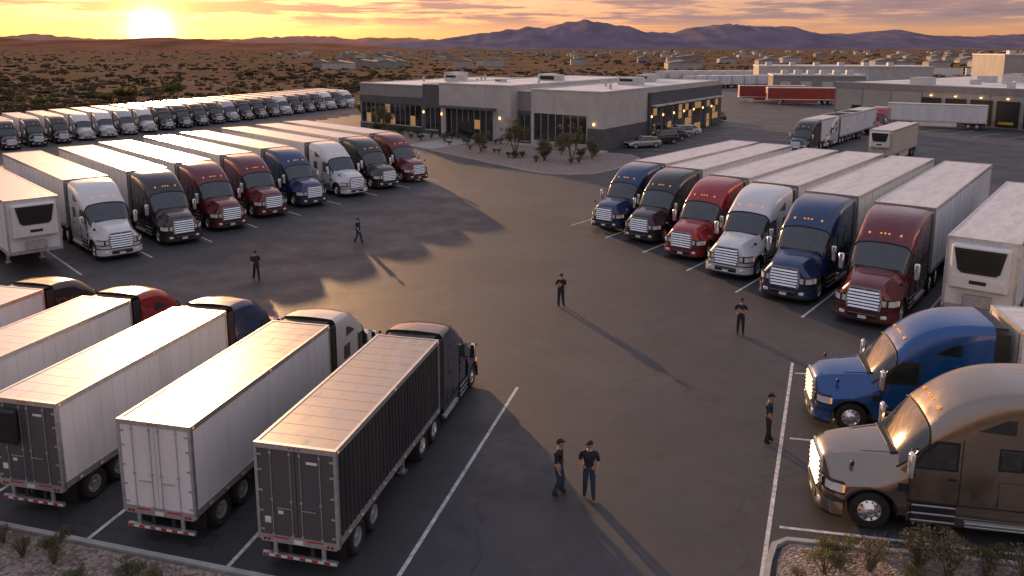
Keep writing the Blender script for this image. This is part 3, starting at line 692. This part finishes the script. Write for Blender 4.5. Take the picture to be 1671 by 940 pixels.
TR=[tree_mesh(4,['leaf_mid','leaf_sage','leaf_dry'],3000,.42,.08),tree_mesh(4.5,['leaf_dark','leaf_mid'],5200,.5,.1),tree_mesh(3.4,['leaf_sage','leaf_dry','leaf_mid'],2200)]
def tree(x,y,k,s=1,z=.09):
    o=bpy.data.objects.new('palo_verde_tree',TR[k]); o.location=(x,y,z); o.rotation_euler=(0,0,random.uniform(0,6)); o.scale=(s,)*3; link(o)
tree(.4,100,0,1.15); tree(7.0,93.5,0,1.1); tree(4.0,95.5,2,.8); tree(-20.5,127,2,1.3); tree(9.8,96.5,2,.8); tree(-4,102.5,2,.8)
tree(-89,184,1,1.2,-.02); tree(-83,197,1,1.35,-.02); tree(-92,181,1,.9,-.02); tree(-109,178,0,1,-.02); tree(-28,150,2,1.1,-.02); tree(-101,171,1,.8,-.02); tree(-75,214,0,1,-.02)
for i in range(60):
    t=random.random()
    a=Vector((-26,131)).lerp(Vector((5,87)),t)+Vector((1.2,1.5)); b_=Vector((-24,133)).lerp(Vector((12,101)),t); p=a.lerp(b_,random.random()); shrub(p.x,p.y,random.choice([0,1,2,3]),random.uniform(.7,1.6),.1)
for x,y,k,s in ((-12.1,19.0,3,1.0),(-15.1,20.0,1,1.3),(-14.3,18.9,3,.8),(-13.1,19.3,2,.9),(-9.7,18.2,1,.9),(-9.0,18.0,2,.9),(-15.3,19.3,2,1.9),(-14.8,20.2,2,1.2),(-11,18.0,1,.8),(-14.0,19.9,2,.7),(8.6,18.9,1,1.1),(8.1,18.6,3,.9),(9.3,18.7,2,1.3),(10.6,18.8,2,1.55),(11.2,18.4,2,1.6),(12.2,18.5,3,1.0),(10.2,18.2,1,.7),(13,18.2,2,1.4),(7.3,18.2,2,.6),(-8,17.7,3,.6)):
    shrub(x,y,k,s)
def scrub(name,n,ylo,yhi,mat_pairs,seed):
    rng=np.random.default_rng(seed)
    bm=bmesh.new(); bmesh.ops.create_icosphere(bm,subdivisions=1,radius=1); bm.verts.ensure_lookup_table()
    tv=np.array([v.co[:] for v in bm.verts]); tf=np.array([[v.index for v in f.verts] for f in bm.faces]); bm.free()
    def inside(x,y):
        c=False; j=len(YARD)-1
        for i in range(len(YARD)):
            xi,yi=YARD[i]; xj,yj=YARD[j]
            if (yi>y)!=(yj>y) and x<(xj-xi)*(y-yi)/(yj-yi)+xi: c=not c
            j=i
        return c
    P=[]
    while len(P)<n:
        u=rng.random(); y=1/(1/ylo+(1/yhi-1/ylo)*u); x=rng.uniform(-.85*y-30,.85*y+30)
        if inside(x,y) or inside(x+4,y-4): continue
        if noise.noise(Vector((x*.01,y*.006,seed)))+rng.uniform(-.5,.5)<-.1: continue
        P.append((x,y))
    P=np.array(P); vs=[];fs=[];mi=[];o=0
    for x,y in P:
        s=rng.uniform(.28,.85)*(1+min(y,2500)/900)
        if rng.random()<.12: s*=1.7
        mk=int(rng.integers(0,len(mat_pairs)))
        for q in range(4):
            v=tv*(s*rng.uniform(.4,.9,3)*np.array([1.1,1.1,.7]))*(1+rng.uniform(-.35,.35,(len(tv),1))); v=v+np.array([x+rng.normal()*s*.7,y+rng.normal()*s*.7,s*.3])
            vs.append(v); fs.append(tf+o); o+=len(tv); mi+= [mk]*len(tf)
    vs=np.concatenate(vs); fs=np.concatenate(fs); me=bpy.data.meshes.new(name); me.from_pydata(vs.tolist(),[],fs.tolist())
    for k in mat_pairs: me.materials.append(MATS[k])
    me.polygons.foreach_set('material_index',mi); me.update(); link(bpy.data.objects.new(name,me))
scrub('desert_scrub',7500,105,4500,['scrub_a','scrub_b','scrub_c'],3)
q=MB(); rng=random.Random(5)
for i in range(150):
    y=rng.uniform(500,2600); x=rng.uniform(-.3*y,.75*y); s=rng.uniform(5,14); z=rng.uniform(3,5); m_=rng.choice(['stucco_light','wh_wall','stucco_mid','wh_wall'])
    q.box(x,x+s*1.6,y,y+s,-.02,z,m_); q.prism([(x-.5,z),(x+s*1.6+.5,z),(x+s*.8,z+1.6)],'y',y-.3,y+s+.3,'stucco_mid')
obj('distant_town',q.mesh('distant_town'))

# ------------------------------------------------------------ mountains
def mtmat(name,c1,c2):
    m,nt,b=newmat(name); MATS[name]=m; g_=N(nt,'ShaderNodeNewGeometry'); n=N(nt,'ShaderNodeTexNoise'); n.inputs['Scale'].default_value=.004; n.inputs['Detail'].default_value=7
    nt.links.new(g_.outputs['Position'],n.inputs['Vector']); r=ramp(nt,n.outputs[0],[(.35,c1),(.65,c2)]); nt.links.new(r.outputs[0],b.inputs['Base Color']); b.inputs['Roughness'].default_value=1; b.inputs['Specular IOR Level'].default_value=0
mtmat('mt_far',(.17,.135,.18),(.24,.19,.23)); mtmat('mt_near',(.22,.10,.06),(.32,.155,.09)); mtmat('mt_hazy',(.46,.24,.17),(.52,.30,.2))  # mt_far and mt_hazy carry aerial haze painted into their base colours
def mountains(name,D,pts,mat,depth,seed,rough=.18):
    xs=np.linspace(pts[0][0],pts[-1][0],420); hs=np.interp(xs,[p[0] for p in pts],[p[1] for p in pts]); rows=22; B=MB(); vs=[]
    for r_ in range(rows):
        t=r_/(rows-1); prof=math.sin(math.pi*min(t*1.1,1)/2)**1.3 if t<.91 else 1-(t-.91)*3
        for x,h_ in zip(xs,hs):
            nn=noise.fractal(Vector((x*.0022,t*1.6,seed)),1,2,6); ng=abs(noise.noise(Vector((x*.004,t*.6,seed+9))))
            z=h_*prof*(1+rough*nn-(1-t)*.55*ng)+h_*.06*noise.noise(Vector((x*.012,t*4,seed)))*prof
            vs.append((x,D-depth+depth*t,max(z,-5)-2))
    n=len(xs); fs=[(r_*n+i,r_*n+i+1,(r_+1)*n+i+1,(r_+1)*n+i) for r_ in range(rows-1) for i in range(n-1)]
    B.add(vs,fs,mat,True); obj(name,B.mesh(name,180))
big=[(-1879,0),(-1333,60),(-788,105),(-310,155),(99,215),(440,270),(600,300),(781,320),(950,288),(1122,255),(1395,220),(1736,195),(2077,245),(2300,275),(2452,300),(2759,245),(3168,180),(3645,160),(4123,190),(4532,155),(4941,125),(5350,150),(5896,115),(6919,90),(8500,60)]
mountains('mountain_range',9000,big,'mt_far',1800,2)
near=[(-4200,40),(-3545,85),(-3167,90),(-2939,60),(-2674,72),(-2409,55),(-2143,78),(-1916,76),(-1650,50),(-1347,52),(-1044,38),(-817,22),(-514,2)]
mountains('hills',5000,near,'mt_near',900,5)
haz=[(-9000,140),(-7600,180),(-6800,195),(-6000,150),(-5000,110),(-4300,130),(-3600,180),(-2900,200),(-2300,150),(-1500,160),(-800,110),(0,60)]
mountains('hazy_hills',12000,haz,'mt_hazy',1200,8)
fb=MB(); P0=Vector((-84,152,0)); P1=Vector((-53,197,0)); P2=Vector((-27,213,0))
for a,b_ in ((P0,P1),(P1,P2)):
    n=int((b_-a).length/3)
    for i in range(n+1): p=a.lerp(b_,i/n); fb.tube(p,p+Vector((0,0,2.2)),.04,'alu',5)
    for z in (.1,.6,1.1,1.6,2.15): fb.tube(a+Vector((0,0,z)),b_+Vector((0,0,z)),.015,'alu',4)
obj('chain_link_fence',fb.mesh('fence'))

# ------------------------------------------------------------ people
def skinned(verts,edges,radii,sub=2):
    me=bpy.data.meshes.new('t'); me.from_pydata(verts,edges,[]); o=bpy.data.objects.new('t',me); link(o)
    md=o.modifiers.new('s','SKIN'); md.use_smooth_shade=True
    for i,r_ in enumerate(radii): me.skin_vertices[0].data[i].radius=(r_ if isinstance(r_,tuple) else (r_,r_)); me.skin_vertices[0].data[i].use_root=(i==0)
    sb=o.modifiers.new('u','SUBSURF'); sb.levels=sub; sb.render_levels=sub
    dg=bpy.context.evaluated_depsgraph_get(); r_=bpy.data.meshes.new_from_object(o.evaluated_get(dg)); bpy.data.objects.remove(o); return r_
def segd(p,a,b):
    ab=b-a; t=max(0,min(1,(p-a).dot(ab)/max(ab.length_squared,1e-9))); return (p-(a+ab*t)).length
hv=[(0,0,0),(0,0,-.045)]; hr=[.024,.03]; he=[(0,1)]
for y,l_ in ((-.030,.058),(-.010,.072),(.010,.076),(.029,.068)):
    i=len(hv); hv+=[(0,y,-.088),(.006,y*1.05,-.088-l_*.5),(.024,y*1.05,-.088-l_*.92)]; hr+=[.0115,.0095,.0075]; he+=[(1,i),(i,i+1),(i+1,i+2)]
i=len(hv); hv+=[(.012,.036,-.04),(.022,.054,-.068),(.03,.056,-.095)]; hr+=[.013,.011,.009]; he+=[(1,i),(i,i+1),(i+1,i+2)]
HAND=skinned(hv,he,hr,1)
def ell(B,c,r,mat,n=12,m=8,M=None,f=None):
    vs=[];fs=[]
    for i in range(m+1):
        a=math.pi*i/m
        for k in range(n):
            t=2*math.pi*k/n; p=Vector((math.sin(a)*math.cos(t),math.sin(a)*math.sin(t),math.cos(a)))
            if f: p=f(p)
            vs.append((c[0]+p.x*r[0],c[1]+p.y*r[1],c[2]+p.z*r[2]))
    for i in range(m):
        for k in range(n): fs.append((i*n+k,i*n+(k+1)%n,(i+1)*n+(k+1)%n,(i+1)*n+k))
    B.add(vs,fs,mat,True,M)
def person(x,y,yaw,pose,shirt='shirt',pants='jeans',cap=True,look=0,prop=None,sc=1.0):
    J=dict(pel=(0,0,.93),wai=(0,0,1.07),che=(.01,0,1.25),upc=(0,0,1.38),nb=(0,0,1.46),nk=(.015,0,1.53))
    for s_,g_ in (('L',1),('R',-1)):
        J['hip'+s_]=(0,g_*.09,.87); J['kn'+s_]=(.02,g_*.11,.49); J['an'+s_]=(-.02,g_*.125,.09); J['he'+s_]=(-.05,g_*.12,.045); J['to'+s_]=(.15,g_*.14,.035)
        J['sh'+s_]=(0,g_*.19,1.40); J['el'+s_]=(-.03,g_*.265,1.13); J['wr'+s_]=(.05,g_*.255,.89)
    J.update(pose)
    for s_ in 'LR':
        a=Vector(J['an'+s_])
        if 'to'+s_ not in pose: J['to'+s_]=(a.x+.16,a.y*1.1,.035)
        if 'he'+s_ not in pose: J['he'+s_]=(a.x-.03,a.y,.045)
    ks=list(J); ix={k:i for i,k in enumerate(ks)}
    R=dict(pel=.155,wai=.15,che=.165,upc=.135,nb=.066,nk=.058)
    for s_ in 'LR': R.update({'hip'+s_:.115,'kn'+s_:.083,'an'+s_:.066,'he'+s_:.048,'to'+s_:.045,'sh'+s_:.082,'el'+s_:.058,'wr'+s_:.034})
    E=[('pel','wai','shirt'),('wai','che','shirt'),('che','upc','shirt'),('upc','nb','shirt'),('nb','nk','skin')]
    for s_ in 'LR': E+=[('pel','hip'+s_,'pants'),('hip'+s_,'kn'+s_,'pants'),('kn'+s_,'an'+s_,'pants'),('an'+s_,'he'+s_,'shoe'),('an'+s_,'to'+s_,'shoe'),('upc','sh'+s_,'shirt'),('sh'+s_,'el'+s_,'shirt'),('el'+s_,'wr'+s_,'skin')]
    me=skinned([J[k] for k in ks],[(ix[a],ix[b_]) for a,b_,_ in E],[R[k] for k in ks],2)
    B=MB(); real={'shirt':shirt,'pants':pants,'shoe':'shoe','skin':'skin'}
    SG=[(Vector(J[a]),Vector(J[b_]),c_) for a,b_,c_ in E]
    for v in me.vertices:
        c_=v.co.copy()
        if .95<c_.z<1.42 and abs(c_.y)<.17: c_.y*=1.15; c_.x*=.85
        B.v.append(tuple(c_))
    for p in me.polygons:
        c_=p.center; best=min(SG,key=lambda s_:segd(c_,s_[0],s_[1])); k=best[2]
        if k=='shirt' and c_.z<.98 and abs(c_.y)<.2 and best[0].z<1.2: k='pants'
        if k=='pants' and c_.z<.07: k='shoe'
        B.f.append(tuple(p.vertices)); B.m.append(real[k]); B.s.append(True)
    e=empty('worker',(x,y,.012),yaw,sc)
    obj('body',B.mesh('body',60),e)
    Hn=MB()
    for s_,g_ in (('L',-1),('R',1)):
        el,wr=Vector(J['el'+s_]),Vector(J['wr'+s_]); d=(wr-el).normalized(); q_=Vector((0,0,-1)).rotation_difference(d).to_matrix().to_4x4()
        M=Matrix.Translation(wr-d*.01)@q_@Matrix.Diagonal((1,g_,1,1))
        o=len(Hn.v); Hn.v+=[tuple(M@v.co) for v in HAND.vertices]
        for p in HAND.polygons: Hn.f.append(tuple(o+i for i in p.vertices)); Hn.m.append('skin'); Hn.s.append(True)
    obj('hands',Hn.mesh('hands',60),e)
    H=MB(); hc=Vector(J['nk'])+Vector((.02,0,.105)); M=Matrix.Translation(hc)@Matrix.Rotation(math.radians(look),4,'Z')
    def hf(p):
        q_=p.copy()
        if p.z<0: q_.y*=1+.28*p.z; q_.x+=-.05*p.z if p.x>0 else -.25*p.z*.6
        return q_
    ell(H,(0,0,0),(.098,.080,.118),'skin',20,14,M,hf)
    H.add([(.092,-.014,-.022),(.092,.014,-.022),(.092,0,.02),(.122,0,-.024),(.094,0,-.034)],[(0,3,2),(1,2,3),(0,4,3),(1,3,4)],'skin',True,M)
    for g_ in (1,-1):
        ell(H,(.084,g_*.031,.005),(.012,.014,.009),'eye',8,6,M); ell(H,(-.005,g_*.080,-.008),(.02,.012,.032),'skin',8,6,M)
        H.box(.086,.094,g_*.031-.018,g_*.031+.018,.02,.026,'hair',M)
    ell(H,(.088,0,-.055),(.009,.024,.006),'lips',8,5,M)
    def hairf(p):
        q_=p.copy()
        if p.z<-.15: q_.z=-.15+(p.z+.15)*.5
        if p.x>.3: q_.x=.3+(p.x-.3)*.3
        return q_
    ell(H,(-.012,0,.022),(.098,.085,.108),'hair',16,10,M,hairf)
    obj('head',H.mesh('head',60),e)
    if cap:
        K=MB()
        ell(K,(-.002,0,.05),(.108,.092,.09),'shirt',18,10,M,lambda p:Vector((p.x,p.y,max(p.z,-.08))))
        pts=[(.07,.07),(.13,.06),(.17,.03),(.178,0),(.17,-.03),(.13,-.06),(.07,-.07)]
        K.prism(pts,'z',.045,.056,'shirt',M); obj('cap',K.mesh('cap',50),e)
    if prop:
        Pm=MB(); px,py,pz,t=prop; M=Matrix.Translation((px,py,pz))@Matrix.Rotation(math.radians(t),4,'Y'); Pm.box(-.11,.11,-.08,.08,-.006,.006,'paper' ,M); Pm.box(-.12,.12,-.09,.09,-.012,-.006,'black',M); obj('clipboard',Pm.mesh('clipboard'),e)
    return e
walk=dict(knL=(.16,.10,.50),anL=(.20,.10,.09),knR=(.0,-.10,.49),anR=(-.26,-.10,.13),toR=(-.12,-.11,.035),heR=(-.29,-.10,.10),elL=(-.12,.25,1.15),wrL=(-.10,.25,.90),elR=(.08,-.25,1.15),wrR=(.20,-.24,.94))
hold=dict(elL=(-.02,.27,1.14),wrL=(.20,.12,1.14),elR=(-.02,-.27,1.14),wrR=(.20,-.10,1.16))
holdR=dict(elR=(.0,-.27,1.14),wrR=(.22,-.12,1.2),anL=(.02,.14,.09))
step=dict(knL=(.10,.11,.50),anL=(.06,.13,.09),knR=(.06,-.11,.49),anR=(-.12,-.12,.10),elL=(.02,.27,1.14),wrL=(.15,.22,.95))
person(-10.8,54.5,-20,walk,sc=1.0); person(-15.06,45.3,-60,walk,'shirt_navy','jeans_dark',sc=1.02)
person(2.58,40.5,-75,holdR,'shirt','jeans_dark',look=15,sc=1.02); person(10.9,36.3,-100,hold,'shirt','jeans_dark',prop=(.27,0,1.15,-20),sc=1.02)
person(8.86,25.7,-20,dict(elR=(-.04,-.28,1.15),wrR=(.10,-.23,.98),elL=(-.02,.27,1.14),wrL=(.12,.22,.96),anL=(.04,.14,.09),anR=(-.06,-.13,.09)),'shirt_navy','jeans_dark',look=-10,sc=1.03)
person(1.42,22.4,-15,step,'shirt','jeans',look=10,sc=1.05); person(2.34,22.3,-95,dict(step,elR=(-.02,-.28,1.15),wrR=(.12,-.24,.97)),'shirt','jeans',look=-40,sc=1.05)

# ------------------------------------------------------------ sky, sun, camera
AZ=math.radians(-24); EL=math.radians(9)
w=bpy.data.worlds.new('World'); S.world=w; w.use_nodes=True; nt=w.node_tree; bg=nt.nodes['Background']
sky=N(nt,'ShaderNodeTexSky'); sky.sky_type='NISHITA'; sky.sun_disc=False; sky.sun_elevation=EL; sky.sun_rotation=AZ; sky.air_density=1.2; sky.dust_density=2.5
tc=N(nt,'ShaderNodeTexCoord'); D=tc.outputs['Generated']
sp=N(nt,'ShaderNodeSeparateXYZ'); nt.links.new(D,sp.inputs[0])
def math_(op,a,b_=None,c_=None):
    n=N(nt,'ShaderNodeMath',operation=op)
    for i,v in enumerate((a,b_,c_)):
        if v is None: continue
        if isinstance(v,(int,float)): n.inputs[i].default_value=v
        else: nt.links.new(v,n.inputs[i])
    return n.outputs[0]
grad=ramp(nt,sp.outputs[2],[(0,(.58,.26,.12)),(.02,(.60,.31,.17)),(.05,(.50,.33,.25)),(.14,(.46,.40,.42)),(.4,(.40,.44,.56)),(1,(.36,.43,.60))])
sk=N(nt,'ShaderNodeVectorMath',operation='SCALE'); sk.inputs['Scale'].default_value=.05; nt.links.new(sky.outputs[0],sk.inputs[0])
skc=mixc(sk.outputs[0],(1,.62,.48),1.0,'MULTIPLY')
c=mixc(grad.outputs[0],skc,1.0,'ADD')
sd=Vector((math.sin(AZ),math.cos(AZ),math.tan(math.radians(1.2)))).normalized()
dt=N(nt,'ShaderNodeVectorMath',operation='DOT_PRODUCT'); nt.links.new(D,dt.inputs[0]); dt.inputs[1].default_value=sd
dm=math_('MAXIMUM',dt.outputs['Value'],0.0)
mp=N(nt,'ShaderNodeMapping'); mp.inputs['Scale'].default_value=(5.5,5.5,75); nt.links.new(D,mp.inputs[0])
cn=N(nt,'ShaderNodeTexNoise'); cn.inputs['Scale'].default_value=1.3; cn.inputs['Detail'].default_value=7; cn.inputs['Roughness'].default_value=.62; nt.links.new(mp.outputs[0],cn.inputs['Vector'])
cf=ramp(nt,cn.outputs[0],[(.42,g3(0)),(.52,g3(1))])
el=ramp(nt,sp.outputs[2],[(.016,g3(.0)),(.036,g3(.9)),(.2,g3(.6)),(.5,g3(.3))])
fac=math_('MULTIPLY',cf.outputs[0],el.outputs[0])
edge=ramp(nt,cn.outputs[0],[(.42,(1.0,.5,.28)),(.50,(.42,.26,.25)),(.65,(.26,.19,.22))])
ccol=mixc(edge.outputs[0],(1.15,.55,.2),math_('MULTIPLY',math_('POWER',dm,60),.6))
c=mixc(c,ccol,fac)
for pw,st_,col in ((10,.20,(1,.42,.12)),(140,.45,(1,.42,.08)),(1400,1.2,(1,.6,.2)),(6000,3.0,(1,.8,.45)),(22000,12,(1,.92,.7))):
    gl=math_('MULTIPLY',math_('POWER',dm,pw),st_); c=mixc(c,mixc((0,0,0),col,gl),1.0,'ADD')
nt.links.new(c,bg.inputs[0]); bg.inputs[1].default_value=1.0
sl=bpy.data.lights.new('sun','SUN'); sl.energy=5; sl.angle=math.radians(.7); sl.color=(1,.56,.26)
so=bpy.data.objects.new('sun',sl); link(so)
tosun=Vector((math.sin(AZ)*math.cos(EL),math.cos(AZ)*math.cos(EL),math.sin(EL))); so.rotation_euler=tosun.to_track_quat('Z','Y').to_euler()
cam=bpy.data.cameras.new('camera'); co=bpy.data.objects.new('camera',cam); link(co); co.location=(0,0,13.5); co.rotation_euler=(math.radians(80),0,0)
cam.sensor_width=36; cam.lens=1300/1671*36; cam.shift_y=-163/1671; cam.clip_start=.1; cam.clip_end=60000
S.camera=co
